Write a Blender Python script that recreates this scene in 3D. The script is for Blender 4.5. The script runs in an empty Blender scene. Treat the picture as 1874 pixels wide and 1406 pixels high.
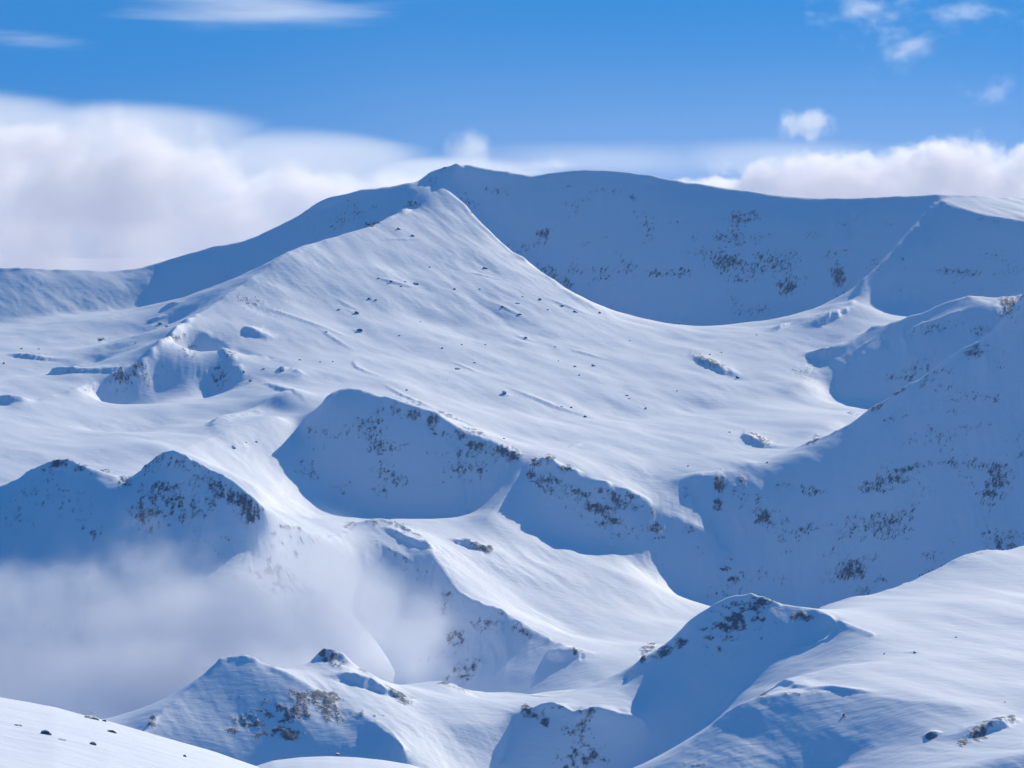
import bpy, math, random, os
import numpy as np

# ------------------------------------------------------------------ camera, sky, sun, exposure
scene = bpy.context.scene
W, H = 1874.0, 1406.0            # photograph size used to lay out control points
F = 5200.0                       # focal length in those pixels (a short telephoto view)
HOR = 420.0                      # row of the eye-level horizon
cam_d = bpy.data.cameras.new("camera")
cam = bpy.data.objects.new("camera", cam_d)
scene.collection.objects.link(cam)
cam_d.sensor_width = 36.0
cam_d.lens = 36.0 * F / W
cam_d.shift_y = -(H / 2 - HOR) / W
cam.location = (0, 0, 0)
cam.rotation_euler = (math.radians(90), 0, 0)
cam_d.clip_start = 1.0
cam_d.clip_end = 80000.0
scene.camera = cam

SUN_AZ, SUN_EL = math.radians(30), math.radians(28)   # azimuth measured from +Y towards +X
world = bpy.data.worlds.new("World")
scene.world = world
world.use_nodes = True
wn = world.node_tree.nodes
wl = world.node_tree.links
wn.clear()
sky = wn.new("ShaderNodeTexSky")
sky.sky_type = 'NISHITA'
sky.sun_disc = False
sky.sun_elevation = SUN_EL
sky.sun_rotation = SUN_AZ
sky.altitude = 2400
sky.air_density = 1.0
sky.dust_density = 0.1
sky.ozone_density = 3.0
bg = wn.new("ShaderNodeBackground")
bg.inputs[1].default_value = 0.15
wo = wn.new("ShaderNodeOutputWorld")
sky_co = wn.new("ShaderNodeTexCoord")
sky_up = wn.new("ShaderNodeVectorMath"); sky_up.operation = 'ADD'; sky_up.inputs[1].default_value = (0, 0, 0.9)
sky_nm = wn.new("ShaderNodeVectorMath"); sky_nm.operation = 'NORMALIZE'
wl.new(sky_co.outputs["Generated"], sky_up.inputs[0]); wl.new(sky_up.outputs[0], sky_nm.inputs[0]); wl.new(sky_nm.outputs[0], sky.inputs[0])
sky_wb = wn.new("ShaderNodeMix"); sky_wb.data_type = 'RGBA'; sky_wb.blend_type = 'MULTIPLY'
sky_wb.inputs[0].default_value = 1.0
sky_wb.inputs[7].default_value = (0.205, 0.775, 1.0, 1)      # cold white balance of the photograph
wl.new(sky.outputs[0], sky_wb.inputs[6])
wl.new(sky_wb.outputs[2], bg.inputs[0])
wl.new(bg.outputs[0], wo.inputs[0])

sun_d = bpy.data.lights.new("sun", 'SUN')
sun_d.energy = 2.65
sun_d.angle = math.radians(0.5)
sun_d.color = (1.0, 0.90, 0.70)
sun = bpy.data.objects.new("sun", sun_d)
scene.collection.objects.link(sun)
sun.rotation_euler = (math.radians(90) - SUN_EL, 0, math.pi - SUN_AZ)

vs = scene.view_settings
vs.view_transform = 'Standard'
vs.look = 'None'
vs.exposure = 0.55
vs.gamma = 1.0
cy = scene.cycles
cy.max_bounces = 9
cy.diffuse_bounces = 3
cy.glossy_bounces = 1
cy.transmission_bounces = 2
cy.volume_bounces = 7
cy.transparent_max_bounces = 12
cy.use_denoising = True
cy.use_adaptive_sampling = True
cy.adaptive_threshold = 0.02
cy.sample_clamp_indirect = 6.0
CLOUDS = True

# ------------------------------------------------------------------ helpers
rng = np.random.RandomState(7)
PERM = np.concatenate([rng.permutation(1024)] * 2).astype(np.int32)
GA = rng.rand(1024).astype(np.float32) * 2 * np.pi
GX, GY = np.cos(GA), np.sin(GA)

def perlin(x, y, seed=0):
    x = np.asarray(x, np.float32) + seed * 17.31
    y = np.asarray(y, np.float32) + seed * 9.77
    xi = np.floor(x).astype(np.int32); yi = np.floor(y).astype(np.int32)
    xf = x - xi; yf = y - yi
    a0 = xi & 1023; a1 = (xi + 1) & 1023
    b0 = yi & 1023; b1 = (yi + 1) & 1023
    h00 = PERM[PERM[a0] + b0]; h10 = PERM[PERM[a1] + b0]
    h01 = PERM[PERM[a0] + b1]; h11 = PERM[PERM[a1] + b1]
    u = xf * xf * xf * (xf * (xf * 6 - 15) + 10)
    v = yf * yf * yf * (yf * (yf * 6 - 15) + 10)
    n00 = GX[h00] * xf + GY[h00] * yf
    n10 = GX[h10] * (xf - 1) + GY[h10] * yf
    n01 = GX[h01] * xf + GY[h01] * (yf - 1)
    n11 = GX[h11] * (xf - 1) + GY[h11] * (yf - 1)
    a = n00 + u * (n10 - n00)
    b = n01 + u * (n11 - n01)
    return (a + v * (b - a)) * 1.5

def fbm(x, y, octaves=4, seed=0, gain=0.5, ridged=False):
    out = 0; amp = 1.0; tot = 0
    for o in range(octaves):
        n = perlin(x * 2 ** o, y * 2 ** o, seed + o * 3)
        if ridged:
            n = 1 - 2 * np.abs(n)
        out = out + amp * n; tot += amp; amp *= gain
    return out / tot

def sstep(a, b, x):
    t = np.clip((x - a) / (b - a), 0, 1)
    return t * t * (3 - 2 * t)

def at(px, py, D):
    """a point D metres ahead, seen at photograph pixel (px, py)"""
    return ((px - W / 2) / F * D, D, -(py - HOR) / F * D)

# ------------------------------------------------------------------ terrain: ridge, foot and floor lines
# each line: list of (column, row, distance in metres) ; sharp = how crisp the crest stays
LINES = []
def line(pts, sharp=0.0, rough=0.0):
    LINES.append((np.array(pts, float), sharp, rough))

# --- skyline crest of the main mountain
SKY = [(-420,520,5650),(-150,500,5600),(0,490,5560),(180,495,5540),(270,487,5520),(370,458,5500),(460,437,5490),(540,397,5490),
       (600,358,5490),(690,343,5500),(765,332,5520),(788,314,5540),(820,301,5550),(850,298,5560),(885,303,5570),(925,310,5580),(980,319,5590),
       (1050,309,5600),(1110,310,5600),(1180,318,5590),(1250,328,5580),(1330,343,5560),(1420,355,5520),
       (1500,362,5480),(1580,362,5420),(1650,359,5340),(1717,356,5240),(1780,358,5240),(1874,362,5260),(2100,372,5300),(2400,380,5350)]
line(SKY, 0.85, 2.2)
line([(p[0], p[1] + 70, p[2] + 350) for p in SKY])
line([(p[0], p[1] + 260, p[2] + 1000) for p in SKY])
# plateau edge right of the knife ridge, and its steep shaded face
line([(1720,363,5200),(1780,386,5120),(1874,405,5060),(2100,430,5000),(2400,450,4950)], 0.5)
line([(1625,560,4950),(1720,580,4880),(1874,600,4800),(2100,620,4760),(2400,640,4700)])
# knife ridge
line([(1717,357,5238),(1690,392,5180),(1660,428,5120),(1620,470,5050),(1580,512,4980),(1562,545,4930)], 1.0, 3.0)
# left shaded slope foot
line([(-420,640,5300),(-150,610,5300),(0,590,5310),(120,575,5310),(250,570,5320),(380,560,5320),(470,520,5330),(560,490,5340),(640,460,5350),(720,425,5380),(765,385,5420)])
# spur bounding the lit face
line([(806,334,5510),(788,341,5480),(760,361,5425),(715,392,5330),(675,414,5250),(620,430,5170),(570,442,5100),(530,460,5030),(470,500,4920),(410,542,4800),(360,574,4680)], 0.9)
# summit to both ribs
line([(835,300,5550),(826,318,5532),(806,333,5512)], 0.9)
line([(806,336,5508),(828,356,5475),(850,372,5450)], 1.0)
# right crest of lit face
line([(850,374,5450),(880,407,5380),(940,460,5270),(1000,503,5150),(1060,541,5020),(1130,580,4960)], 1.0, 2.0)
# cirque headwall foot, and cirque lip
line([(862,400,5510),(900,440,5470),(960,500,5420),(1020,560,5350),(1090,600,5280),(1180,622,5230),(1270,628,5210),(1370,622,5200),(1460,604,5180),(1540,578,5110),(1580,560,5060)])
line([(1060,541,5020),(1130,579,4960),(1200,599,4910),(1270,607,4880),(1350,603,4870),(1430,593,4860),(1500,573,4860),(1562,548,4900)], 0.9)
# lit face benches
line([(360,574,4680),(440,600,4600),(540,635,4520),(640,650,4490),(720,655,4470)])
line([(560,560,4790),(700,575,4800),(850,600,4790),(980,600,4790)])
line([(650,480,5050),(760,490,5080),(860,505,5070),(950,520,5040)])
line([(720,655,4470),(850,665,4480),(980,660,4560),(1120,640,4700),(1270,625,4800)])
line([(700,690,4250),(850,735,4200),(980,760,4150),(1100,770,4180),(1250,760,4250),(1400,720,4380),(1480,690,4430)])
line([(860,775,3990),(960,815,3890),(1080,835,3850),(1200,835,3880),(1330,830,3920),(1430,815,3960),(1500,780,4050),(1560,755,4150)])
# right wall of the bowl : foot and crest
line([(1562,548,4900),(1540,590,4790),(1510,640,4660),(1500,662,4590),(1512,695,4490),(1530,735,4400),(1580,745,4340),(1640,750,4280),(1720,750,4230)])
line([(1590,600,4620),(1640,590,4560),(1680,573,4520),(1740,550,4500),(1780,541,4490),(1842,541,4480),(1920,520,4470),(2100,480,4450),(2400,450,4400)], 0.7, 4.0)
line([(1680,640,4380),(1760,625,4370),(1830,610,4360),(1920,600,4350),(2100,580,4330)])
# near right crest
NRC = [(1440,830,3880),(1480,806,3850),(1520,786,3830),(1560,768,3820),(1592,744,3810),(1640,718,3790),(1700,682,3770),(1750,642,3750),(1790,622,3740),(1822,598,3730),(1850,560,3720),(1874,530,3715),(1960,490,3700),(2150,440,3680),(2400,410,3650)]
line(NRC, 0.75, 5.0)
line([(p[0] + 60, p[1] + 90, p[2] + 190) for p in NRC[3:]])
line([(p[0] + 10, p[1] + 22, p[2] - 45) for p in NRC[2:9]])
line([(1660,605,4490),(1700,590,4460),(1740,574,4440),(1780,564,4430),(1835,563,4420)])
# big right wall foot
line([(1262,1117,3575),(1330,1135,3560),(1420,1140,3530),(1520,1135,3490),(1620,1130,3440),(1720,1120,3390),(1874,1110,3320),(2100,1090,3260),(2400,1070,3260)])
# crag rim between bowl and lower basin
line([(966,880,3738),(972,856,3742),(985,844,3744),(1003,838,3744),(1040,858,3730),(1090,880,3710),(1150,895,3700)], 0.8, 16.0)
line([(1150,895,3700),(1200,925,3692),(1250,950,3682),(1300,972,3674)], 0.8, 4.0)
line([(1195,880,3770),(1240,870,3768),(1280,861,3772),(1325,862,3785),(1380,850,3820),(1440,830,3880)], 0.8, 5.0)
line([(1235,890,3745),(1262,915,3728),(1305,958,3695),(1340,1010,3670)])
line([(950,905,3690),(978,930,3675),(1010,990,3640),(1060,1000,3635),(1120,1003,3630),(1185,1026,3605),(1225,1067,3598),(1245,1092,3585),(1262,1117,3575)])
# second cirque rim, foot
line([(590,722,3870),(625,703,3900),(660,704,3895),(700,721,3880)], 0.35, 5.0)
line([(700,720,3880),(760,742,3860),(800,755,3850),(850,788,3830),(900,806,3810),(950,832,3780)], 0.75, 4.0)
line([(590,770,3850),(578,850,3800),(590,925,3765),(640,960,3735),(720,968,3725),(810,962,3715),(856,946,3714),(896,906,3735),(925,864,3765)])
line([(520,705,4080),(540,755,3962),(550,800,3860),(550,855,3770),(558,905,3700)])
# lit ramp between the second cirque and the crags
line([(957,838,3775),(944,866,3730),(928,894,3690),(905,928,3650),(885,965,3600)], 0.2)
line([(938,848,3770),(916,880,3730),(888,918,3690),(860,948,3650)])
# lower basin floor
line([(500,880,3640),(540,925,3640),(590,945,3640),(640,950,3640),(720,949,3640),(820,952,3640),(860,949,3645)])
line([(900,985,3570),(1000,1032,3530),(1100,1042,3520),(1180,1066,3480),(1222,1110,3420)])
line([(960,1078,3400),(1100,1105,3370),(1200,1132,3360),(1262,1144,3370)])
line([(860,1030,3440),(960,1105,3330),(1060,1165,3220),(1150,1180,3150),(1240,1185,3120)])
# dome ridge
line([(640,975,3480),(665,955,3490),(690,946,3495),(730,958,3480),(775,990,3430),(810,1040,3340),(835,1078,3280),(870,1098,3230),(920,1118,3180),(980,1152,3110),(1060,1200,3000)], 0.5, 5.0)
line([(700,1170,3330),(760,1235,3200),(810,1280,3080),(880,1300,2980),(960,1300,2900),(1040,1285,2860),(1100,1265,2860),(1200,1240,2850)])
line([(600,1330,3100),(700,1380,2980),(820,1380,2880),(920,1350,2800),(1000,1320,2760)])
# left pair of peaks
LP = [(-420,960,3250),(-120,930,3200),(0,890,3170),(40,868,3160),(75,845,3150),(112,834,3150),(150,850,3140),(200,866,3135),(228,884,3120),(265,852,3105),(290,830,3100),(312,820,3095),(345,830,3090),(390,855,3080),(430,885,3070),(480,925,3055),(520,950,3120),(570,972,3230),(610,982,3360),(640,974,3470)]
line(LP, 0.85, 6.0)
line([(-420,1090,3080),(-120,1070,3040),(0,1050,3020),(110,1030,3020),(230,1060,3000),(310,1040,2960),(400,1060,2960),(480,1080,2960),(560,1090,3140),(620,1110,3280),(680,1150,3330)])
line([(-420,1360,2800),(-120,1360,2780),(100,1360,2770),(300,1360,2740),(450,1370,2740),(600,1400,2760)])
line([(-420,900,3450),(-120,890,3420),(60,880,3400),(220,872,3380),(330,870,3360),(440,905,3400),(520,940,3490),(590,955,3580)])
# upper left plateau and its edge
line([(360,574,4680),(330,592,4570),(300,620,4440),(262,652,4360),(220,680,4325),(180,698,4300),(110,722,4200),(50,738,4120),(0,742,4080),(-150,750,4000),(-420,760,3900)], 0.7, 9.0)
line([(-420,640,4900),(-150,640,4850),(0,635,4800),(130,640,4750),(250,625,4800),(330,590,4900)])
line([(-420,690,4400),(-150,690,4430),(0,690,4460),(100,685,4500),(180,668,4560)])
line([(330,593,4600),(365,600,4580),(400,620,4540),(440,645,4480),(500,662,4420),(560,685,4250)], 0.7, 10.0)
line([(178,738,4270),(200,770,4258),(238,760,4270),(272,728,4305),(295,692,4365)])
line([(308,652,4490),(345,672,4515),(400,652,4515)])
line([(405,630,4450),(430,655,4390),(450,692,4310)], 0.7, 10.0)
line([(345,710,4310),(375,740,4290),(405,705,4350)])
line([(150,790,3900),(220,800,3930),(300,780,3990),(400,765,4030),(480,745,4040),(540,760,3960)])
line([(-420,830,3640),(-150,830,3630),(0,825,3640),(120,825,3620),(230,810,3650),(300,820,3600),(400,850,3530),(480,890,3480)])
line([(300,840,3560),(380,800,3720),(450,775,3830),(510,755,3900)], 0.2)

# --- nearer hills
line([(250,1360,2180),(272,1332,2200),(300,1302,2230),(345,1262,2260),(385,1220,2285),(412,1192,2300),(445,1194,2300),(480,1206,2295),(560,1250,2270),(640,1292,2240),(700,1330,2200),(740,1370,2150)], 0.6, 3.0)
line([(150,1500,2080),(300,1530,2120),(450,1530,2132),(600,1510,2125),(750,1480,2080),(880,1440,2100)])
line([(560,1224,2370),(575,1205,2365),(590,1186,2360),(606,1182,2355),(628,1192,2352),(650,1214,2350),(700,1245,2340),(755,1284,2320)], 0.8, 3.0)
line([(690,1246,2420),(740,1246,2420),(800,1242,2420),(835,1252,2410),(870,1275,2390),(920,1285,2380),(970,1283,2380),(1010,1278,2390),(1070,1266,2420),(1145,1250,2440)], 0.5)
line([(760,1310,2270),(850,1325,2240),(920,1330,2250)])
line([(912,1420,2200),(930,1360,2240),(945,1318,2260),(962,1296,2265),(1000,1294,2260),(1060,1302,2240),(1120,1305,2240),(1186,1310,2240)], 0.6, 3.0)
line([(930,1560,2160),(1000,1520,2170),(1080,1500,2180),(1140,1470,2195)])
# big near hill at right
line([(1145,1250,2330),(1160,1222,2340),(1180,1196,2350),(1215,1180,2350),(1262,1134,2350),(1300,1106,2350),(1345,1086,2350),(1385,1085,2345),(1430,1100,2340),(1490,1115,2330),(1540,1135,2290),(1600,1155,2250)], 0.6, 3.0)
line([(1120,1480,2200),(1200,1425,2225),(1260,1350,2235),(1330,1285,2245),(1400,1232,2265),(1470,1192,2285),(1530,1165,2300)])
line([(1490,1114,2480),(1560,1092,2500),(1630,1075,2530),(1710,1040,2580),(1760,1014,2610),(1800,1003,2630),(1840,1004,2640),(1874,998,2660),(2100,950,2760),(2400,900,2850)], 0.7)
line([(p[0], p[1] + 140, p[2] + 220) for p in [(1262,1134,2350),(1345,1086,2350),(1430,1100,2340),(1490,1114,2480),(1630,1075,2530),(1760,1014,2610),(1874,998,2660),(2100,950,2760),(2400,900,2850)]])
line([(1600,1155,2260),(1700,1130,2330),(1800,1100,2400),(1874,1090,2450),(2100,1060,2550)])
line([(1420,1250,2090),(1520,1215,2120),(1640,1205,2140),(1760,1200,2150),(1874,1190,2180),(2100,1180,2200),(2400,1160,2250)])
line([(1180,1440,1990),(1240,1385,2010),(1290,1335,2030),(1330,1298,2040),(1390,1268,2040),(1480,1264,2030),(1560,1266,2020),(1650,1280,1990),(1760,1290,1960),(1874,1280,1980),(2100,1270,2000)], 0.3)
line([(1290,1460,1938),(1350,1430,1938),(1440,1425,1936),(1520,1410,1932),(1600,1370,1930),(1680,1330,1930)])
line([(1240,1520,1900),(1450,1480,1850),(1650,1430,1800),(1874,1380,1800),(2100,1360,1820),(2400,1340,1850)])
line([(-420,2600,1150),(200,2600,1150),(900,2600,1150),(1600,2500,1150),(2400,2400,1150)])
line([(-420,1900,1700),(200,1900,1700),(900,1850,1700),(1600,1750,1600),(2400,1650,1600)])

# solve a membrane through the lines on a polar grid (u = x / y, v = ln y), coarse to fine
U0, U1 = -0.262, 0.262
V0, V1 = math.log(1000.0), math.log(7200.0)
NU, NV = 896, 1664
def spline(P, n=24):
    out = []
    Q = np.vstack([2 * P[0] - P[1], P, 2 * P[-1] - P[-2]])
    for i in range(1, len(Q) - 2):
        p0, p1, p2, p3 = Q[i - 1], Q[i], Q[i + 1], Q[i + 2]
        m1 = (p2 - p0) * 0.5; m2 = (p3 - p1) * 0.5
        lim = np.abs(p2 - p1) * 1.5 + 1e-6
        m1 = np.clip(m1, -lim, lim); m2 = np.clip(m2, -lim, lim)
        t = np.linspace(0, 1, n, endpoint=False)[:, None]
        out.append((2*t**3-3*t**2+1)*p1 + (t**3-2*t**2+t)*m1 + (-2*t**3+3*t**2)*p2 + (t**3-t**2)*m2)
    out.append(P[-1:])
    return np.vstack(out)

def rasterize(nu, nv):
    s = np.zeros((nv, nu)); c = np.zeros((nv, nu)); sh = np.zeros((nv, nu))
    for q, (P, sharp, rough) in enumerate(LINES):
        Pl = P.copy(); Pl[:, 2] = np.log(P[:, 2])
        S = spline(Pl, 60)
        u = (S[:, 0] - W / 2) / F
        z = -(S[:, 1] - HOR) / F * np.exp(S[:, 2])
        if rough:                                  # notches and teeth along a crest
            xx = u * np.exp(S[:, 2]); arc = np.concatenate([[0], np.cumsum(np.hypot(np.diff(xx), np.diff(np.exp(S[:, 2]))))])
            z = z + rough * (fbm(arc / 32, np.full_like(arc, q * 3.7), 4, 81, 0.62) * 1.3)
        iu = np.round((u - U0) / (U1 - U0) * (nu - 1)).astype(int)
        iv = np.round((S[:, 2] - V0) / (V1 - V0) * (nv - 1)).astype(int)
        ok = (iu >= 0) & (iu < nu) & (iv >= 0) & (iv < nv)
        np.add.at(s, (iv[ok], iu[ok]), z[ok]); np.add.at(c, (iv[ok], iu[ok]), 1)
        np.maximum.at(sh, (iv[ok], iu[ok]), sharp)
    m = c > 0
    s[m] /= c[m]
    return s, m, sh

def upsample(a, nv, nu):
    y = np.linspace(0, a.shape[0] - 1, nv); x = np.linspace(0, a.shape[1] - 1, nu)
    y0 = np.minimum(y.astype(int), a.shape[0] - 2); x0 = np.minimum(x.astype(int), a.shape[1] - 2)
    fy = (y - y0)[:, None]; fx = (x - x0)[None, :]
    return ((a[y0][:, x0] * (1 - fx) + a[y0][:, x0 + 1] * fx) * (1 - fy)
            + (a[y0 + 1][:, x0] * (1 - fx) + a[y0 + 1][:, x0 + 1] * fx) * fy)

def solve():
    z = None
    for lev in (16, 8, 4, 2, 1):
        nu, nv = NU // lev, NV // lev
        s, m, sh = rasterize(nu, nv)
        du = (U1 - U0) / (nu - 1); dv = (V1 - V0) / (nv - 1)
        wx, wy = 1 / du ** 2, 1 / dv ** 2
        k = 0.5 / (wx + wy)
        z = np.full((nv, nu), -300.0) if z is None else upsample(z, nv, nu)
        z = z.astype(np.float32); s = s.astype(np.float32)
        z[m] = s[m]
        for it in range({16: 1500, 8: 500, 4: 250, 2: 120, 1: 60}[lev]):
            p = np.pad(z, 1, mode='edge')
            z = ((p[1:-1, :-2] + p[1:-1, 2:]) * wx + (p[:-2, 1:-1] + p[2:, 1:-1]) * wy) * np.float32(k)
            z[m] = s[m]
    return z, sh

def blur(a, n):
    for _ in range(n):
        p = np.pad(a, ((1, 1), (0, 0)), mode='edge'); a = (p[:-2] + 2 * p[1:-1] + p[2:]) * 0.25
        p = np.pad(a, ((0, 0), (1, 1)), mode='edge'); a = (p[:, :-2] + 2 * p[:, 1:-1] + p[:, 2:]) * 0.25
    return a

Z, SH = solve()
Zs = blur(Z, 2)
Zb = blur(Zs, 26)
k0 = blur(SH.astype(np.float32), 6)
k1 = np.clip(k0 * 6.0, 0, 1)
Z = Zs * k1 + Zb * (1 - k1)
UU = np.linspace(U0, U1, NU); VV = np.linspace(V0, V1, NV)

def sample(A, u, v):
    """bilinear sample of a grid array at polar coordinates"""
    x = np.clip((u - U0) / (U1 - U0) * (NU - 1), 0, NU - 1.001)
    y = np.clip((v - V0) / (V1 - V0) * (NV - 1), 0, NV - 1.001)
    x0 = x.astype(np.int32); y0 = y.astype(np.int32)
    fx = (x - x0).astype(np.float32); fy = (y - y0).astype(np.float32)
    return ((A[y0, x0] * (1 - fx) + A[y0, x0 + 1] * fx) * (1 - fy)
            + (A[y0 + 1, x0] * (1 - fx) + A[y0 + 1, x0 + 1] * fx) * fy)

# ------------------------------------------------------------------ mesh grid of the terrain
def rows():
    v = [math.log(1010.0)]
    while v[-1] < math.log(7000):
        D = math.exp(v[-1])
        if D < 1780: s = 0.006
        elif D < 2420: s = 0.0010
        elif D < 3050: s = 0.0016
        elif D < 3950: s = 0.00105
        elif D < 4850: s = 0.0015
        elif D < 5640: s = 0.0009
        else: s = 0.006
        v.append(v[-1] + s)
    return np.array(v)
cols = np.concatenate([np.linspace(-0.258, -0.192, 50, endpoint=False), np.linspace(-0.192, 0.192, 1010, endpoint=False), np.linspace(0.192, 0.258, 51)])
RV = rows()
gu, gv = np.meshgrid(cols, RV)
gz = sample(Z, gu, gv).astype(np.float32)
GD = np.exp(gv).astype(np.float32)
gx = (gu * GD).astype(np.float32)
print("terrain grid", gu.shape)

# slope for modulation
def gradients(z):
    dzdv = np.gradient(z, axis=0) / np.gradient(GD, axis=0)
    dzdu = np.gradient(z, axis=1) / np.gradient(gx, axis=1)
    return dzdu, dzdv
sx, sy = gradients(gz)
slope = np.sqrt(sx * sx + sy * sy)

# wind-blown undulation: streaks run from far left to near right
a = math.radians(-60)
sA = gx * math.cos(a) + GD * math.sin(a)
sB = -gx * math.sin(a) + GD * math.cos(a)
patch1 = sstep(-0.25, 0.45, fbm(gx / 260, GD / 260, 2, 5))
patch2 = sstep(-0.2, 0.4, fbm(gx / 120, GD / 150, 2, 7))
und = fbm(gx / 190, GD / 190, 3, 1) * 3.4 + fbm(sA / 320, sB / 115, 3, 3) * 6.0
flat_ = 0.42 + 0.58 * sstep(0.10, 0.34, slope)
und *= 0.6 + 0.4 * flat_
und += flat_ * fbm(sA / 150, sB / 42, 4, 11, 0.55) * (0.7 + 1.7 * patch1) + fbm(gx / 60, GD / 75, 3, 15) * 0.9 * patch2
fine = flat_ * fbm(sA / 46, sB / 12, 4, 21, 0.6) * (0.2 + 0.7 * patch2)
stp = sstep(0.42, 0.75, slope)
gz = gz + und * (1 - 0.4 * stp) + fine * (1 - 0.5 * stp)
# ribs and gullies that run down the steep walls
fall = gx + fbm(gx / 70, GD / 70, 2, 33) * 14
rib = fbm(fall / 46, gz / 190, 4, 31, 0.55, ridged=True)
gz = gz + stp * (rib - float(rib.mean())) * 3.2 * (0.35 + 0.9 * patch2) * (0.35 + 0.65 * sstep(2400, 2900, GD))

# ------------------------------------------------------------------ small scarps, knolls and rock bands
NCOL, NROW = len(cols), len(RV)
ROWPX = HOR - gz * F / GD                      # photograph row of every grid vertex
RUNMIN = np.minimum.accumulate(ROWPX, axis=0)  # highest row seen so far, going outward
BASEZ = gz.copy()

def hit(px, py):
    """ground point seen at photograph pixel (px, py): (x, y, z)"""
    u = (px - W / 2) / F
    c = int(np.clip(np.searchsorted(cols, u), 1, NCOL - 1))
    i = int(np.argmax(RUNMIN[:, c] <= py)) or int(np.argmin(ROWPX[:, c]))
    return u * float(GD[i, c]), float(GD[i, c]), float(BASEZ[i, c])

def window(x, y, r):
    """grid slices that cover a circle on the ground"""
    v0, v1 = np.searchsorted(RV, [math.log(max(y - r, 1011)), math.log(y + r)])
    c0, c1 = np.searchsorted(cols, [(x - r) / y, (x + r) / y])
    return slice(max(v0 - 1, 0), min(v1 + 1, NROW)), slice(max(c0 - 1, 0), min(c1 + 1, NCOL))

def scarp(p0, p1, h, front=0.8, back=4.0, bend=0.0):
    """a low step: snow builds up behind the crest p0-p1 and drops h metres on its shaded near side"""
    global gz
    a = np.array(hit(*p0)[:2]); b = np.array(hit(*p1)[:2])
    L = np.linalg.norm(b - a) + 1e-6
    d = (b - a) / L; nrm = np.array([-d[1], d[0]])
    if nrm @ np.array([-0.5, -0.866]) < 0: nrm = -nrm      # near, left side
    c = (a + b) / 2
    R = L / 2 + back * h + 10
    sv, sc = window(c[0], c[1], R)
    X = gx[sv, sc] - a[0]; Y = GD[sv, sc] - a[1]
    s_ = (X * d[0] + Y * d[1]) / L
    t = X * nrm[0] + Y * nrm[1] - bend * L * (4 * s_ * (1 - s_) - 0.5)
    t = t + perlin(gx[sv, sc] / 14, GD[sv, sc] / 14, 5) * min(0.7 * h, 6.0) + perlin(gx[sv, sc] / 5, GD[sv, sc] / 5, 6) * min(0.3 * h, 2.5)
    prof = np.where(t < 0, np.exp(-(t / (back * h)) ** 2), np.exp(-(t / (front * h)) ** 2))
    end = sstep(-0.15, 0.45, s_) * (1 - sstep(0.5, 1.2, s_)) * 1.15
    gz[sv, sc] += h * prof * end

ROCK = np.zeros_like(gz)
WARP = fbm(gx / 22, (gz * 0.9 + GD * 0.35) / 22, 3, 71)
def rocks(px, py, rx, ry, w=1.0, tilt=0.0, gate=160):
    """mark a traced patch of broken rock on the slope"""
    x, y, z = hit(px, py)
    c0, c1 = np.searchsorted(cols, [(px - rx * 1.5 - W / 2) / F, (px + rx * 1.5 - W / 2) / F])
    v0, v1 = np.searchsorted(RV, [math.log(max(y - gate, 1011)), math.log(y + gate)])
    sv, sc = slice(v0, v1), slice(max(c0, 0), min(c1, NCOL))
    if v1 <= v0 or c1 <= c0: return
    dx = (gu[sv, sc] * F + W / 2 - px); dy = (ROWPX[sv, sc] - py)
    t = math.radians(tilt)
    qx = (dx * math.cos(t) + dy * math.sin(t)) / rx; qy = (-dx * math.sin(t) + dy * math.cos(t)) / ry
    q = np.sqrt(qx * qx + qy * qy) + WARP[sv, sc] * 0.55
    k = w * (1 - sstep(0.25, 1.25, q))
    ROCK[sv, sc] = np.maximum(ROCK[sv, sc], k)

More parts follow.
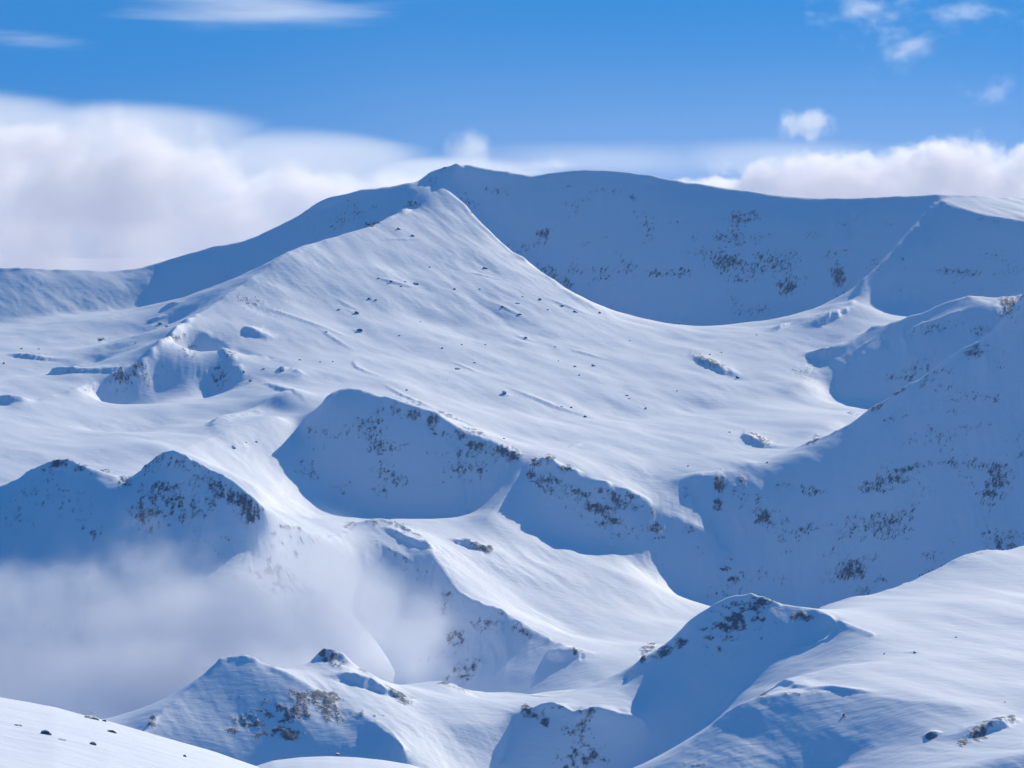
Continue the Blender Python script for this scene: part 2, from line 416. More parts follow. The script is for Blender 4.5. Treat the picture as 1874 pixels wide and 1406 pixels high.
SCARPS = [((826,304),(860,338),7,.7,1.2,0),((955,478),(1062,540),14,0.9,2.5,.10),((1262,652),(1350,694),9,.8,3,.08),((1355,794),(1415,822),9,.8,3,.12),((1472,650),(1545,640),14,.8,3,0),
 ((1418,606),(1446,592),7,.8,3,0),((1490,600),(1552,565),12,.8,3,0),((822,988),(900,1012),8,.7,3,.12),((1000,1196),(1072,1205),9,.9,3,.25),((115,672),(182,690),10,1,3,.3),
 ((12,650),(112,662),7,.9,3,.1),((-20,735),(48,735),12,.9,3,.2),((445,600),(490,622),10,.9,3,.2),((506,680),(526,676),7,.8,2.5,.1),((640,605),(664,610),4,.8,3,0),
 ((628,565),(664,580),3,.8,3,0),((915,722),(935,726),4,.8,3,0),((930,712),(1072,765),4.5,1.2,4,.05),((1040,820),(1062,812),3,.8,3,0),((820,660),(880,685),3,1,4,0),
 ((1040,640),(1110,660),3.5,1,4,0),((940,615),(985,628),3.5,1,4,.1),((690,510),(765,530),3.5,1,4,.1),((610,545),(662,575),3,1,4,0),((860,500),(910,512),3,1,4,0),
 ((900,555),(960,585),3,1,4,0),((1010,550),(1070,575),3,1,4,0),((580,600),(640,640),3,1.2,4,0),((470,560),(640,620),3,1.4,5,0),((700,440),(770,440),2.5,1,4,0),
 ((270,590),(305,580),5,.9,3,0),((295,565),(330,555),7,.9,3,.2),((575,960),(640,985),0.1,1,3,0),((700,965),(770,1000),5,1,4,0),((730,985),(800,1010),4,1,4,0),((700,1000),(760,1040),4,1,4,0),
((415,820),(450,815),3,.9,3,0),((480,700),(560,735),5,1.2,4,0),((380,790),(480,735),9,1.6,4,.1),
 ((1390,1272),(1480,1266),5,.8,4,.05),((1480,1262),(1600,1270),4,.9,4,0),((1690,1352),(1722,1344),4,.8,3,0),((1765,1352),(1865,1320),7,.8,3,.1),((1450,1195),(1530,1160),3,1,4,0),
 ((1650,1195),(1690,1196),1.5,.8,3,0),((980,1300),(1040,1300),5,.7,3,0),((1060,1312),(1130,1306),5,.7,3,0),((600,1236),(750,1284),9,.7,3,.02),((790,1246),(845,1262),5,.8,3,.2),
 ((870,940),(950,985),0.1,1,4,0),((1600,780),(1700,690),5,.9,4,0),((1640,620),(1720,590),5,.8,3,0),((1700,600),(1780,570),5,.8,3,0),((1560,650),(1600,620),4,.8,3,0),
 ((1530,460),(1566,436),6,.8,3,0),((640,660),(690,690),3.5,1,4,.1),((700,705),(790,748),4,.9,3,0),((815,760),(880,790),4,.9,3,0),
 ]
for sc_ in SCARPS:
    if sc_[2] > 1: scarp(sc_[0], sc_[1], sc_[2] * (0.62 if sc_[2] < 5 else 0.75), *sc_[3:])

PATCH = [ # headwall
 (320,618,24,10,.8),(350,645,26,16,.6),(400,690,18,26,.6),(225,690,26,22,.8),(255,672,20,10,.8),(420,650,16,8,.8),(470,560,60,14,.35,20),
 (1360,400,40,22,.75),(1400,470,30,20,.7),(1330,480,40,22,1.),(1290,470,30,25,.5),(1380,490,50,16,.8),(1440,525,26,20,.85),(1532,500,16,28,1.),(1520,465,16,12,.6),(992,430,16,12,.9),
 (1210,500,40,12,.6),(1340,440,50,30,.45),(1160,360,14,10,.8),(1245,330,10,6,.4),(1040,342,10,6,.6),(1250,500,40,12,.5),(1270,435,18,10,.5),(1100,510,20,8,.6),(1430,480,40,30,.5),
 (1490,430,20,14,.4),(1750,498,50,10,.7),(1650,475,8,8,.6),
 # under the crest
 (1010,500,50,12,.5,32),(1040,520,28,10,.7,38),
 # bowl right
 (1300,665,50,9,.85,25),(1385,805,28,9,.85,30),(1475,680,30,20,.4),(1640,690,50,10,.6),(1720,600,60,14,.55,-15),(1795,600,24,16,.5),(1850,560,30,34,1.2,-40),(1790,640,30,16,.9,-20),(1690,660,40,14,.5,-30),
 (1605,745,18,8,1.,-30),(1560,757,14,5,.8),(1490,805,18,7,.9,-35),(1640,720,40,6,.5,-30),(1700,690,30,6,.5,-30),
 # right wall
 (1620,880,60,14,.85,-10),(1660,860,40,10,.9,-20),(1690,850,20,10,.8),(1600,895,40,10,.8),(1740,850,30,12,.8),(1790,850,30,20,.7),(1830,870,30,40,.7),(1810,905,30,8,.9),(1770,880,20,14,.5),
 (1560,1040,36,20,.95),(1600,1020,26,14,.8),(1545,1060,16,12,.8),(1610,1060,20,10,.6),(1440,890,40,10,.5),(1490,900,30,12,.6),(1400,945,24,24,.95),(1390,920,10,10,.6),(1480,960,16,10,.5),(1430,985,14,10,.6),
 (1340,1020,16,8,.6),(1325,1040,14,6,.8),(1345,1062,14,8,.9),(1280,1010,14,8,.5),(1350,900,30,20,.35),(1780,780,40,10,.35),(1700,800,60,20,.25),
 # crags
 (985,848,24,10,1.1),(1003,840,14,8,1.1),(1035,857,16,8,1.2),(970,870,12,12,.9),(1000,880,40,14,.6),(1065,905,26,12,1.),(1110,900,30,14,.8),(1130,915,20,16,1.),(1095,930,30,16,1.),(1110,955,40,14,.7),(1150,920,30,20,.7),
 (1200,965,18,14,1.2),(1205,985,18,8,.8),(1195,940,10,16,.8),(1318,885,14,22,1.1),(1315,925,12,18,1.2),(1260,970,14,8,.6),(1255,900,10,20,.6),(1360,880,14,14,.7),
 # second cirque rim
 (760,762,16,12,.8),(790,775,12,24,1.),(720,755,40,8,.5),(840,795,30,12,.7),(880,820,40,14,.9),(920,825,30,14,1.1),(850,830,30,20,.6),(670,775,26,8,.5),(940,835,16,14,1.1),(800,830,30,8,.4),(820,760,30,6,.6,25),(870,790,36,6,.6,25),
 (750,735,40,7,.5,20),(590,790,16,6,.4),
 # left peaks
 (110,846,26,14,.95),(145,855,20,10,.8),(90,870,26,16,.5),(265,860,24,20,.6),(290,900,50,30,.65),(330,850,40,20,.5),(300,840,26,10,.8),(390,890,50,24,.9,28),(440,920,40,22,1.1,28),(460,945,20,16,1.),(350,930,70,40,.6),(270,945,40,40,.7),
 (230,880,14,16,.7),(195,862,16,8,.7),(120,920,50,30,.35),(50,940,40,40,.25),(560,985,26,14,.5),(520,965,20,8,.6),
 # plateau humps
 (60,650,40,5,.5),(130,680,14,6,.4),(232,690,30,14,.45),(270,690,14,10,.7),(310,625,16,8,.4),(185,622,9,4,.9),
 # dome
 (730,965,50,14,.45,25),(790,1000,30,8,.5,25),(860,995,36,8,.6,25),(893,1006,12,8,1.2),(700,960,30,10,.4),(720,1010,40,10,.4,30),(640,960,12,10,.7),(820,1090,14,10,.9),(830,1165,30,20,.7),(880,1145,40,16,.5),(850,1220,26,30,.6),(960,1160,30,8,.5,25),(1055,1200,20,8,.7),
 # near hill with the horn
 (605,1200,24,20,1.2),(625,1215,20,12,1.1),(590,1195,12,12,1.2),(660,1225,30,8,.8,30),(720,1270,40,8,1.,32),(560,1280,40,20,1.,20),(600,1300,50,22,1.15,25),(540,1310,50,24,1.1),(500,1300,40,20,.8),(450,1320,50,18,.85),(530,1340,40,14,1.),(420,1335,20,14,.9),(600,1280,26,14,1.2),
 (430,1275,16,8,.6),(485,1262,12,7,.6),(280,1320,14,12,1.1,-45),(385,1215,10,14,.5),(650,1305,30,10,.7),(480,1345,30,10,.6),(690,1310,16,4,.4),
 (835,1258,20,7,.9,20),(820,1250,26,5,.5),
 # front hill
 (962,1300,14,14,1.1,-40),(985,1310,14,10,.8),(1000,1320,12,12,.9),(1075,1308,16,12,.9),(1062,1300,10,8,.9),(1015,1300,20,5,.5),(1110,1300,14,5,.5),
 (1185,1190,20,14,1.,-30),(1215,1190,26,16,1.1),(1245,1180,18,16,1.1),(1175,1205,10,12,1.1),(1300,1170,20,10,.7),(1330,1150,40,16,1.),(1345,1130,30,14,1.1),(1370,1110,30,14,1.1),(1400,1105,26,12,1.),(1420,1120,14,12,.9),(1390,1135,30,14,.9),(1470,1128,24,12,1.05),(1290,1180,12,10,.7),(1330,1170,26,10,.8),
 (1385,1088,12,4,.8),(1330,1110,40,10,.5,-20),
 (1398,1273,14,5,.9),(1450,1270,60,4,.5),(1545,1310,6,5,1.1),(1705,1350,16,6,1.),(1790,1345,20,14,1.1,-35),(1830,1325,30,8,1.1,-25),(1800,1335,40,8,.7,-25),(1850,1322,12,6,1.1),(1760,1362,10,8,1.),(1270,1400,26,5,.7),
 # summit and crest rocks
 (680,412,14,6,1.1),(756,372,14,6,1.),(790,330,12,10,.5),(812,312,10,8,.5),(690,408,8,4,1.),(745,378,14,4,.8)]
for p_ in PATCH: rocks(*p_)
# sparse flecks of rock on all steep walls
ROCK = np.maximum(ROCK, 0.55 * sstep(0.6, 0.95, slope) * sstep(0.0, 0.55, fbm(gx / 75, (gz * 0.9 + GD * 0.35) / 60, 3, 77)) * (GD < 5560))
# broken ledges
ledge = (gz * 0.9 + GD * 0.35 + gx * 0.25)
rid = fbm(gx / 15, ledge / 11, 4, 41, 0.55, ridged=True)
rid = rid - float(rid.mean())
bl = fbm(gx / 7, ledge / 6, 3, 47, 0.6)
big = fbm(gx / 45, ledge / 40, 2, 53)
RW = np.clip(ROCK, 0, 1.2)
gz = gz + RW * (rid * 3.6 + bl * 1.6) * (0.32 + 0.68 * sstep(2400, 2800, GD))
sx, sy = gradients(gz)
slope2 = np.sqrt(sx * sx + sy * sy)
RK = np.where(RW > 0.03, RW * 0.62 + 0.42 + rid * 0.6 + bl * 0.75 + big * 0.30 + 0.10 * np.clip(slope2 - 0.8, -0.5, 1.2), 0)
RK = np.clip(RK, 0, 2.0)

# ------------------------------------------------------------------ materials
def mat(name):
    m = bpy.data.materials.new(name); m.use_nodes = True
    nt = m.node_tree; nt.nodes.clear()
    return m, nt.nodes, nt.links

def noise_node(n, l, co, scale, detail=4.0, rough=0.55):
    t = n.new("ShaderNodeTexNoise"); t.inputs["Scale"].default_value = scale
    t.inputs["Detail"].default_value = detail; t.inputs["Roughness"].default_value = rough
    l.new(co, t.inputs["Vector"])
    return t.outputs["Fac"]

def math_node(n, l, op, a, b=None, c=None, clamp=False):
    t = n.new("ShaderNodeMath"); t.operation = op; t.use_clamp = clamp
    for i, q in enumerate((a, b, c)):
        if q is None: continue
        if isinstance(q, (int, float)): t.inputs[i].default_value = q
        else: l.new(q, t.inputs[i])
    return t.outputs[0]

def ramp_node(n, l, x, lo, hi):
    t = n.new("ShaderNodeMapRange"); t.interpolation_type = 'SMOOTHSTEP'
    l.new(x, t.inputs[0]); t.inputs[1].default_value = lo; t.inputs[2].default_value = hi
    return t.outputs[0]

def rock_colour(n, l, co, scale):
    f = noise_node(n, l, co, scale, 6, 0.65)
    r = n.new("ShaderNodeValToRGB"); l.new(f, r.inputs[0])
    r.color_ramp.elements[0].position = 0.3; r.color_ramp.elements[0].color = (0.038, 0.06, 0.105, 1)
    r.color_ramp.elements[1].position = 0.75; r.color_ramp.elements[1].color = (0.11, 0.15, 0.235, 1)
    return r.outputs[0]

def snow_material():
    m, n, l = mat("snow_with_rock")
    out = n.new("ShaderNodeOutputMaterial")
    pb = n.new("ShaderNodeBsdfPrincipled")
    geo = n.new("ShaderNodeNewGeometry")
    at_ = n.new("ShaderNodeAttribute"); at_.attribute_name = "rock"
    pos = geo.outputs["Position"]
    f1 = noise_node(n, l, pos, 0.34, 5, 0.7)
    k = math_node(n, l, 'MULTIPLY_ADD', math_node(n, l, 'SUBTRACT', f1, 0.5), 1.7, at_.outputs["Fac"])
    k = math_node(n, l, 'MULTIPLY', k, ramp_node(n, l, at_.outputs["Fac"], 0.05, 0.3))
    k = math_node(n, l, 'MULTIPLY', ramp_node(n, l, k, 0.72, 1.22), 0.88)
    mx = n.new("ShaderNodeMix"); mx.data_type = 'RGBA'
    sn = n.new("ShaderNodeMix"); sn.data_type = 'RGBA'
    sn.inputs[6].default_value = (0.82, 0.865, 0.965, 1); sn.inputs[7].default_value = (0.87, 0.90, 0.975, 1)
    l.new(noise_node(n, l, pos, 0.012, 4), sn.inputs[0])
    l.new(k, mx.inputs[0]); l.new(sn.outputs[2], mx.inputs[6]); l.new(rock_colour(n, l, pos, 0.35), mx.inputs[7])
    l.new(mx.outputs[2], pb.inputs["Base Color"])
    pb.inputs["Roughness"].default_value = 0.7
    pb.inputs["Specular IOR Level"].default_value = 0.25
    # wind crust: fine ripples drawn out along the wind
    mp = n.new("ShaderNodeMapping"); mp.inputs["Rotation"].default_value = (0, 0, math.radians(60)); mp.inputs["Scale"].default_value = (0.3, 1.0, 0.8)
    l.new(pos, mp.inputs[0])
    rip = noise_node(n, l, mp.outputs[0], 0.16, 5, 0.6)
    rk = noise_node(n, l, pos, 0.6, 4, 0.65)
    hgt = math_node(n, l, 'ADD', math_node(n, l, 'MULTIPLY', rip, 0.9), math_node(n, l, 'MULTIPLY', math_node(n, l, 'MULTIPLY', rk, k), 2.5))
    bp = n.new("ShaderNodeBump"); bp.inputs["Strength"].default_value = 0.75; bp.inputs["Distance"].default_value = 1.0
    l.new(hgt, bp.inputs["Height"]); l.new(bp.outputs[0], pb.inputs["Normal"])
    l.new(pb.outputs[0], out.inputs[0])
    return m
SNOW = snow_material()

def grid_object(name, face_mask, x, y, z, material, label, attrs=None):
    nv, nu = x.shape
    co = np.stack([x, y, z], -1).reshape(-1, 3).astype(np.float32)
    idx = np.arange(nv * nu).reshape(nv, nu)
    f = np.stack([idx[:-1, :-1], idx[:-1, 1:], idx[1:, 1:], idx[1:, :-1]], -1)
    f = f[face_mask] if face_mask is not None else f.reshape(-1, 4)
    used = np.zeros(nv * nu, bool); used[f.ravel()] = True
    new = np.cumsum(used) - 1
    f = new[f]; co = co[used]
    me = bpy.data.meshes.new(name)
    me.vertices.add(len(co)); me.vertices.foreach_set("co", co.ravel())
    me.loops.add(f.size); me.loops.foreach_set("vertex_index", f.ravel().astype(np.int32))
    me.polygons.add(len(f)); me.polygons.foreach_set("loop_start", (np.arange(len(f)) * 4).astype(np.int32))
    me.polygons.foreach_set("loop_total", np.full(len(f), 4, np.int32))
    me.polygons.foreach_set("use_smooth", np.ones(len(f), bool))
    for k, A in (attrs or {}).items():
        t = me.attributes.new(k, 'FLOAT', 'POINT')
        t.data.foreach_set("value", A.reshape(-1)[used].astype(np.float32))
    me.update(); me.validate()
    me.materials.append(material)
    o = bpy.data.objects.new(name, me); scene.collection.objects.link(o)
    o["kind"] = "structure"; o["label"] = label
    return o

# split the sheet along valley floors: distance of each dividing line by column
PXC = cols * F + W / 2
d1 = np.interp(PXC, [-420, 300, 700, 1000, 1200, 1500, 1700, 2400], [2560, 2560, 2620, 2640, 2620, 2800, 2850, 3000])
d2 = np.interp(PXC, [-420, 0, 300, 440, 520, 600, 680, 760, 900, 1060, 1250, 1330, 2400], [3420, 3410, 3370, 3400, 3490, 3590, 3600, 3560, 3430, 3150, 3050, 3040, 3100])
Dc = (GD[:-1, :-1] + GD[1:, 1:]) * 0.5
m1 = Dc < d1[None, :-1]
m2 = (~m1) & (Dc < d2[None, :-1])
m3 = ~(m1 | m2)
A = {"rock": RK}
grid_object("mountain", m3, gx, GD, gz, SNOW, "broad snow covered mountain with a rounded summit and shaded cirques", A)
grid_object("rocky_ridge", m2, gx, GD, gz, SNOW, "dark shaded ridge of twin peaks and a dome rising out of valley fog", A)
grid_object("near_hills", m1, gx, GD, gz, SNOW, "nearer snowy hills with a rock horn and a big shaded shoulder", A)

# unseen snow ground added beyond the mountain; its bounce whitens the cloud bases
wx = np.linspace(-45000, 45000, 60); wy = np.concatenate([[7100], np.linspace(7600, 70000, 60)])
WX, WY = np.meshgrid(wx, wy)
grid_object("bounce_snowfield", None, WX, WY, -700 + fbm(WX / 6000, WY / 6000, 3, 91) * 160, SNOW, "unseen snowfield added beyond the mountain to brighten the clouds from below", {"rock": np.zeros_like(WX)})

# foreground slope (a convex knoll below the viewpoint)
fu = np.linspace(-0.26, 0.26, 420); fd = np.concatenate([np.linspace(40, 380, 40, endpoint=False), np.linspace(380, 640, 220, endpoint=False), np.linspace(640, 1030, 80)])
FU, FDm = np.meshgrid(fu, fd)
FX = FU * FDm
fpx = FU * F + W / 2
crest_row = np.interp(fpx, [-450, -100, 0, 100, 200, 300, 400, 470, 560, 700, 1000, 2400], [1225, 1262, 1279, 1297, 1321, 1349, 1379, 1403, 1450, 1560, 1800, 2400])
t = FDm - 500.0
FZ = -(crest_row - HOR) / F * FDm - np.where(t < 0, (t / 60) ** 2 * 1.3, (t / 60) ** 2 * 3.0)
FZ = np.where(FDm < 400, FZ[np.searchsorted(fd, 400)] + (400 - FDm) * 0.06, FZ)
FZ = FZ + fbm(FX / 60, FDm / 60, 3, 61) * 0.7 + fbm(FX / 9, FDm / 14, 4, 67) * 0.16
mound_row = np.interp(fpx, np.arange(300, 1001, 50), [1700, 1600, 1500, 1408, 1392, 1386, 1384, 1386, 1391, 1399, 1415, 1450, 1520, 1600, 1700])
mz = -(mound_row - HOR) / F * FDm - ((FDm - 800) / 45) ** 2 * 3.0
FZ = np.where(FDm > 640, np.maximum(FZ, mz), FZ)
grid_object("foreground_slope", None, FX, FDm, FZ, SNOW, "smooth bright snow slope in the lower left foreground", {"rock": np.zeros_like(FZ)})

# ------------------------------------------------------------------ loose rocks standing out of the snow
def rock_material(lo=0.35, hi=0.6):
    m, n, l = mat("rock_dusted_with_snow")
    out = n.new("ShaderNodeOutputMaterial"); pb = n.new("ShaderNodeBsdfPrincipled")
    geo = n.new("ShaderNodeNewGeometry")
    sep = n.new("ShaderNodeSeparateXYZ"); l.new(geo.outputs["Normal"], sep.inputs[0])
    k = math_node(n, l, 'ADD', sep.outputs[2], math_node(n, l, 'MULTIPLY', math_node(n, l, 'SUBTRACT', noise_node(n, l, geo.outputs["Position"], 0.7, 4), 0.5), 0.9))
    k = ramp_node(n, l, k, lo, hi)
    mx = n.new("ShaderNodeMix"); mx.data_type = 'RGBA'
    l.new(k, mx.inputs[0]); l.new(rock_colour(n, l, geo.outputs["Position"], 0.6), mx.inputs[6]); mx.inputs[7].default_value = (0.88, 0.89, 0.91, 1)
    l.new(mx.outputs[2], pb.inputs["Base Color"]); pb.inputs["Roughness"].default_value = 0.85
    l.new(pb.outputs[0], out.inputs[0])
    return m
ROCKM = rock_material()
BARE = rock_material(0.8, 1.0)
import bmesh
rr = random.Random(5)
ROCK_MESH = []
for k in range(10):
    bm = bmesh.new(); bmesh.ops.create_icosphere(bm, subdivisions=2, radius=1.0)
    planes = [(rr.gauss(0, 1), rr.gauss(0, 1), rr.gauss(0, 1), rr.uniform(0.45, 0.9)) for _ in range(9)]
    for v in bm.verts:                                   # chip flat facets off the lump
        for px_, py_, pz_, d_ in planes:
            L = math.sqrt(px_**2 + py_**2 + pz_**2); q = (v.co.x*px_ + v.co.y*py_ + v.co.z*pz_) / L
            if q > d_:
                e = q - d_; v.co.x -= px_/L*e; v.co.y -= py_/L*e; v.co.z -= pz_/L*e
        v.co *= 1 + rr.uniform(-0.07, 0.07)
    me = bpy.data.meshes.new("rock"); bm.to_mesh(me); bm.free(); me.materials.append(ROCKM)
    ROCK_MESH.append(me)

FROW = HOR - FZ * F / FDm
FMIN = np.minimum.accumulate(FROW, axis=0)
def ground(px, py):
    u = (px - W / 2) / F
    c = int(np.clip(np.searchsorted(fu, u), 1, len(fu) - 1))
    if FMIN[-1, c] <= py:
        i = int(np.argmax(FMIN[:, c] <= py)); return u * fd[i], fd[i], float(FZ[i, c])
    c = int(np.clip(np.searchsorted(cols, u), 1, NCOL - 1))
    i = int(np.argmax(RUN2[:, c] <= py)); return u * float(GD[i, c]), float(GD[i, c]), float(gz[i, c])
RUN2 = np.minimum.accumulate(HOR - gz * F / GD, axis=0)

def put_rock(px, py, w, h, label, group=None, turn=None, bare=False):
    """w, h: size in photograph pixels"""
    x, y, z = ground(px, py)
    m_ = y / F
    o = bpy.data.objects.new("rock", rr.choice(ROCK_MESH)); scene.collection.objects.link(o)
    o.location = (x, y, z + h * m_ * 0.1)
    q_ = rr.uniform(0.6, 0.95)
    o.scale = (w * m_ * 0.52 * q_, w * m_ * 0.36 * q_, h * m_ * 0.62 * q_)
    o.rotation_euler = (0, math.radians(turn if turn is not None else rr.uniform(5, 25)), math.radians(rr.uniform(-25, 25)))
    if bare:
        o.scale = (w * m_ * 0.62, w * m_ * 0.5, h * m_ * 0.95)
        o.material_slots[0].link = 'OBJECT'; o.material_slots[0].material = BARE
    o["label"] = label; o["category"] = "rock"
    if group: o["group"] = group
    return o


ORD = ["first", "second", "third", "fourth", "fifth", "sixth", "seventh", "eighth", "ninth", "tenth", "eleventh", "twelfth", "thirteenth", "fourteenth", "fifteenth", "sixteenth", "seventeenth", "eighteenth", "nineteenth", "twentieth"]
def rock_row(items, where, group):
    """every rock gets a label by its turn from the left among the rocks of one place"""
    for i, (px, py, w_, h_) in enumerate(sorted(items)):
        put_rock(px, py, w_, h_, "dark rock poking through snow, %s from the left %s" % (ORD[i], where), group)
FACE = [(731,420,12,5),(755,432,12,5),(675,411,16,8),(787,491,7,4),(888,493,20,6),(693,510,9,5),(716,517,10,5),(742,517,9,5),(761,521,12,6),(734,525,6,4),(675,549,10,4),(688,551,6,4),(652,573,16,6),
 (832,531,7,4),(878,531,7,3),(957,544,8,4),(988,550,9,6),(947,557,10,4),(919,563,9,5),(951,577,12,4),(1003,568,6,5),(1097,573,11,6),(1029,560,12,4),(1052,572,14,4),(770,590,6,3),(658,609,14,7),(731,616,8,4),
 (809,638,7,5),(845,632,8,4),(888,632,6,4),(962,620,14,5),(1016,637,7,3),(1153,624,6,3),(1052,672,9,5),(1061,688,6,4),(1086,671,13,5),(839,676,16,4),(1022,661,5,3),(1239,717,5,4),(869,664,9,3),
 (922,723,14,9),(1028,746,10,4),(1071,764,10,5),(1045,748,7,4),(1148,725,9,4),(1152,731,6,4),(1182,748,8,3),(836,677,10,4),(745,716,8,5),(922,804,5,5),(1181,749,7,3),(598,609,10,5),(620,568,9,4)]
rock_row([r for r in FACE if r[1] < 500], "on the upper sunlit face", "rocks on the sunlit face")
rock_row([r for r in FACE if 500 <= r[1] < 545], "across the upper middle of the face", "rocks on the sunlit face")
rock_row([r for r in FACE if 545 <= r[1] < 600], "across the middle of the face", "rocks on the sunlit face")
rock_row([r for r in FACE if 600 <= r[1] < 668], "across the lower face", "rocks on the sunlit face")
rock_row([r for r in FACE if r[1] >= 668], "on the ground above the second cirque", "rocks on the sunlit face")
rock_row([(1299,650,7,4),(1320,646,5,3),(1350,693,13,6),(1385,614,5,3),(1335,792,6,3),(1404,848,8,4),(1260,854,7,4)], "on the right bowl floor", "rocks on the bowl floor")
BENCH = [(185,622,15,8),(274,591,8,5),(293,594,14,6),(306,599,12,5),(235,640,4,3),(248,629,5,3),(39,640,6,4),(71,640,6,3),(428,820,16,6),(450,812,5,3),(470,810,9,4),(482,676,7,4),(446,683,8,5),
 (459,698,12,8),(7,666,9,6),(549,660,8,3),(586,663,7,3),(609,663,6,3),(517,680,18,12)]
rock_row([r for r in BENCH if r[1] < 670], "on the upper left benches", "rocks on the left benches")
rock_row([r for r in BENCH if r[1] >= 670], "on the lower left benches", "rocks on the left benches")
rock_row([(1618,1198,4,4),(1674,1195,12,4),(1751,1167,8,3),(1544,1310,8,8),(1839,1286,6,3)], "on the near right slope", "rocks on the near right slope")
put_rock(158, 1308, 26, 9, "longest dark rock slab lying near the top edge of the foreground slope", turn=12, bare=True)
put_rock(167, 1317, 24, 8, "dark rock slab just below the longest slab on the foreground slope", turn=12, bare=True)
put_rock(190, 1321, 9, 5, "small rock right of the long slabs on the foreground slope", bare=True)
put_rock(205, 1343, 16, 6, "flat dark rock below and right of the slabs on the foreground slope", bare=True)
put_rock(87, 1346, 24, 8, "pale snow dusted rock left of centre on the foreground slope", turn=15, bare=True)
put_rock(110, 1355, 22, 3, "thin rock sliver trailing right of the pale foreground rock", turn=8, bare=True)
put_rock(32, 1329, 18, 4, "thin dark rock near the left edge of the foreground slope", turn=10, bare=True)
put_rock(170, 1364, 11, 7, "round dark rock standing alone low on the foreground slope", bare=True)
put_rock(338, 1386, 7, 4, "tiny lone rock near the right end of the foreground slope", bare=True)
put_rock(619, 1383, 12, 4, "small rock on the crest of the low mound at the bottom edge")
# ------------------------------------------------------------------ clouds and fog (real volumes)
def cloud(name, label, blobs, density, scale, amp=0.6, edge=(0.0, 0.5), aniso=0.35, squash=(1, 1, 1), step=1.0, kind=None, detail=5.0, seed=0.0, colour=(1, 1, 1), rough=0.55):
    """blobs: list of (px, py, D, half width px, half height px, half depth m, weight)"""
    B = []
    for px, py, D, rx, rz, ry, wgt in blobs:
        x, y, z = at(px, py, D); B.append((x, y, z, rx / F * D, ry, rz / F * D, wgt))
    lo = [min(b[i] - b[i + 3] * 1.3 for b in B) for i in range(3)]
    hi = [max(b[i] + b[i + 3] * 1.3 for b in B) for i in range(3)]
    bm = bmesh.new(); bmesh.ops.create_cube(bm, size=1.0)
    c0 = [(a_ + b_) / 2 for a_, b_ in zip(lo, hi)]
    for v in bm.verts:
        v.co = [v.co[i] * (hi[i] - lo[i]) for i in range(3)]
    me = bpy.data.meshes.new(name); bm.to_mesh(me); bm.free()
    o = bpy.data.objects.new(name, me); o.location = c0; scene.collection.objects.link(o)
    m, n, l = mat(name + "_volume")
    out = n.new("ShaderNodeOutputMaterial"); pv = n.new("ShaderNodeVolumePrincipled")
    geo = n.new("ShaderNodeTexCoord")
    pos = n.new("ShaderNodeVectorMath"); pos.operation = 'ADD'; pos.inputs[1].default_value = c0
    l.new(geo.outputs["Object"], pos.inputs[0]); P = pos.outputs[0]
    cur = None
    for x, y, z, rx, ry, rz, wgt in B:
        sub = n.new("ShaderNodeVectorMath"); sub.operation = 'SUBTRACT'; l.new(P, sub.inputs[0]); sub.inputs[1].default_value = (x, y, z)
        dv = n.new("ShaderNodeVectorMath"); dv.operation = 'DIVIDE'; l.new(sub.outputs[0], dv.inputs[0]); dv.inputs[1].default_value = (rx, ry, rz)
        ln = n.new("ShaderNodeVectorMath"); ln.operation = 'LENGTH'; l.new(dv.outputs[0], ln.inputs[0])
        v = math_node(n, l, 'MULTIPLY', math_node(n, l, 'SUBTRACT', 1.0, ln.outputs["Value"]), wgt)
        cur = v if cur is None else math_node(n, l, 'MAXIMUM', cur, v)
    mp = n.new("ShaderNodeMapping"); mp.inputs["Scale"].default_value = squash; mp.inputs["Location"].default_value = (seed, seed * 0.7, seed * 1.3)
    l.new(P, mp.inputs[0])
    nz = noise_node(n, l, mp.outputs[0], 1.0 / scale, detail, rough)
    k = math_node(n, l, 'MULTIPLY_ADD', math_node(n, l, 'SUBTRACT', nz, 0.5), amp * 2, cur)
    inside = ramp_node(n, l, cur, -0.28, 0.05)
    k = math_node(n, l, 'MULTIPLY', ramp_node(n, l, k, edge[0], edge[1]), inside)
    l.new(math_node(n, l, 'MULTIPLY', k, density), pv.inputs["Density"])
    pv.inputs["Color"].default_value = (*colour, 1); pv.inputs["Anisotropy"].default_value = aniso
    l.new(pv.outputs[0], out.inputs["Volume"])
    m.cycles.volume_step_rate = step
    me.materials.append(m)
    o["label"] = label
    if kind: o["kind"] = kind
    else: o["category"] = "cloud"
    return o


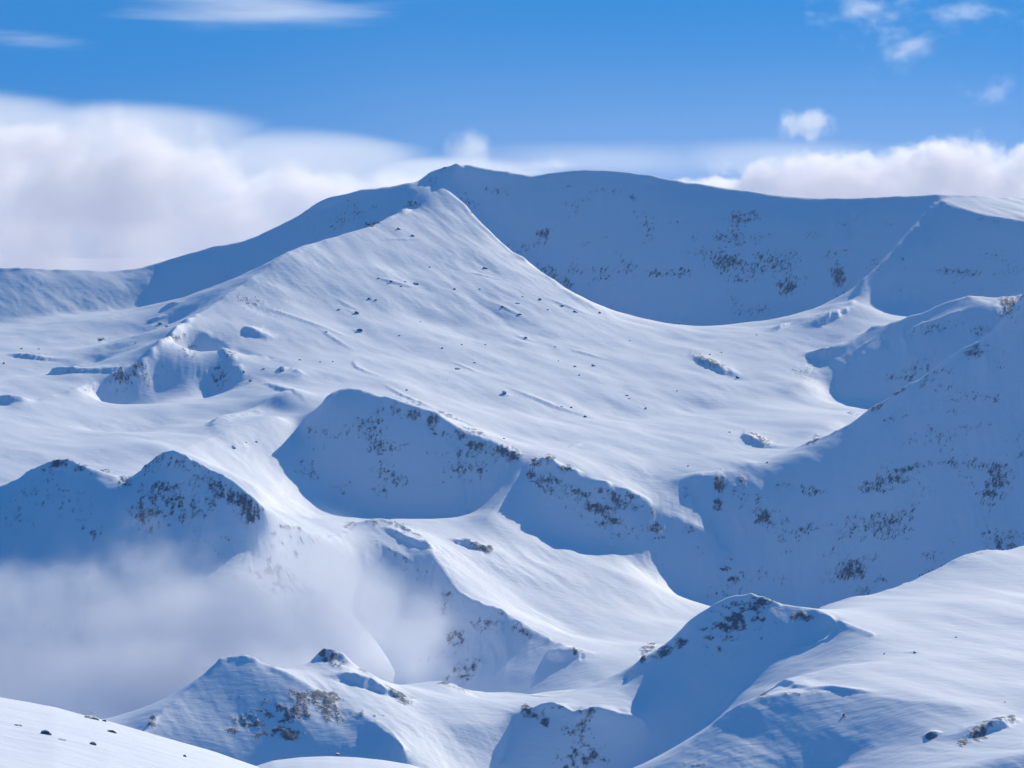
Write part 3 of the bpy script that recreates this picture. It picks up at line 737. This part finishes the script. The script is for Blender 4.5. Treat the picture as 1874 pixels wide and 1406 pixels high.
if CLOUDS:
    cloud("valley_fog", "soft grey fog bank filling the valley below the twin peaks",
          [(60,1210,2720,420,210,80,1.0),(330,1160,2700,330,210,80,1.0),(520,1110,2740,210,190,80,1.0),(640,1130,2800,180,165,80,1.0),(770,1170,2790,130,135,70,.85),(300,1290,2580,420,120,80,1.0)],
          0.030, 120, 1.1, (0.05, 0.95), kind="stuff", seed=3.0, detail=8, rough=.62, colour=(.86,.885,.94))
    cloud("cloud_bank", "tall white cloud bank billowing up behind the left ridge",
          [(-60,420,7500,330,195,140,1.0),(180,380,7500,330,165,140,1.0),(420,420,7500,320,125,140,1.0),(640,375,7500,200,68,120,1.0),(60,275,7500,190,62,120,.8),(60,480,7480,420,120,120,1.2)],
          0.014, 150, 1.0, (0.0, 0.35), aniso=0.5, seed=23.0, detail=8, rough=.6, colour=(.99, .97, .985))
    cloud("cloud_haze_veil", "thin lavender veil of cloud sloping down above the left cloud bank",
          [(-80,255,9600,330,125,400,1.0),(220,270,9600,320,100,400,1.0),(520,300,9600,300,72,400,1.0),(800,320,9600,260,42,400,.9)],
          0.0022, 420, 0.6, (0.05, 0.4), seed=21.0, squash=(0.35, 1, 1.6), detail=7, rough=.6)
    cloud("cloud", "long white cumulus band behind the right end of the skyline",
          [(1560,365,7500,320,88,120,1.0),(1740,350,7500,150,100,120,1.0),(1950,360,7500,250,105,120,1.0),(1330,360,7500,150,44,110,1.0)],
          0.016, 85, 0.85, (0.0, 0.25), aniso=0.45, seed=5.0, detail=8, rough=.62, colour=(.98, .955, .97))
    cloud("cloud", "small lone white puff floating above the right cumulus band",
          [(1475,228,7800,66,34,90,1.0)], 0.016, 55, 1.1, (0.1, 0.9), seed=8.0, detail=6)
    cloud("cloud", "wispy white plume rising right behind the summit",
          [(865,275,5760,52,52,70,1.0),(1010,302,5760,80,16,60,.8)], 0.014, 50, 1.0, (0.1, 1.1), seed=14.0, detail=6)
    cloud("cloud_haze_veil", "faint thin cloud strip low above the long right skyline",
          [(1080,295,9000,330,50,400,1.0),(1420,290,9000,300,44,400,1.0)], 0.0012, 400, 0.7, (0.0, 0.9), seed=31.0, squash=(0.4, 1, 1.6))
    cloud("cloud_haze_veil", "broad faint haze layer added to pale the lower sky, brighter towards the right",  # haze sheet added to give the sky its pale gradient, not a cloud
          [(1500,430,15000,2600,460,900,1.0)], 0.00022, 3000, 0.15, (0.0, 1.0), seed=61.0, aniso=0.6, detail=2)
    cloud("cirrus", "wispy cirrus streaks at the top left of the sky",
          [(450,8,12000,400,70,500,1.0),(60,70,12000,200,40,400,.6)], 0.0036, 300, 1.5, (0.35, 1.6), seed=41.0, squash=(0.22, 0.5, 2.2), detail=6, rough=.62)
    cloud("cirrus", "ragged cirrus wisp at the top right of the sky",
          [(1600,10,12000,150,80,400,1.0),(1650,80,12000,110,85,400,1.0),(1780,20,12000,140,60,400,.7)], 0.0036, 150, 1.7, (0.45, 1.7), seed=47.0, squash=(0.9, 0.7, 1.5), detail=6, rough=.62)
    cloud("cirrus", "tiny faint cirrus scrap near the right edge of the sky",
          [(1822,168,12000,80,40,200,1.0)], 0.0045, 100, 1.4, (0.35, 1.6), seed=52.0, detail=6)

# ------------------------------------------------------------------ thin air between the viewpoint and the far ridge
def haze(density):
    lo, hi = (-2300, -60, -900), (2300, 7060, 240)
    bm = bmesh.new(); bmesh.ops.create_cube(bm, size=1.0)
    for v in bm.verts: v.co = [(lo[i] + hi[i]) / 2 + v.co[i] * (hi[i] - lo[i]) for i in range(3)]
    me = bpy.data.meshes.new("haze"); bm.to_mesh(me); bm.free()
    o = bpy.data.objects.new("haze", me); scene.collection.objects.link(o)
    m, n, l = mat("haze_volume")
    out = n.new("ShaderNodeOutputMaterial"); pv = n.new("ShaderNodeVolumePrincipled")
    pv.inputs["Density"].default_value = density; pv.inputs["Color"].default_value = (0.72, 0.86, 1, 1); pv.inputs["Anisotropy"].default_value = 0.2
    l.new(pv.outputs[0], out.inputs["Volume"])
    me.materials.append(m); o["kind"] = "stuff"; o["label"] = "thin pale mountain air that softens the far slopes"
haze(0.000011)
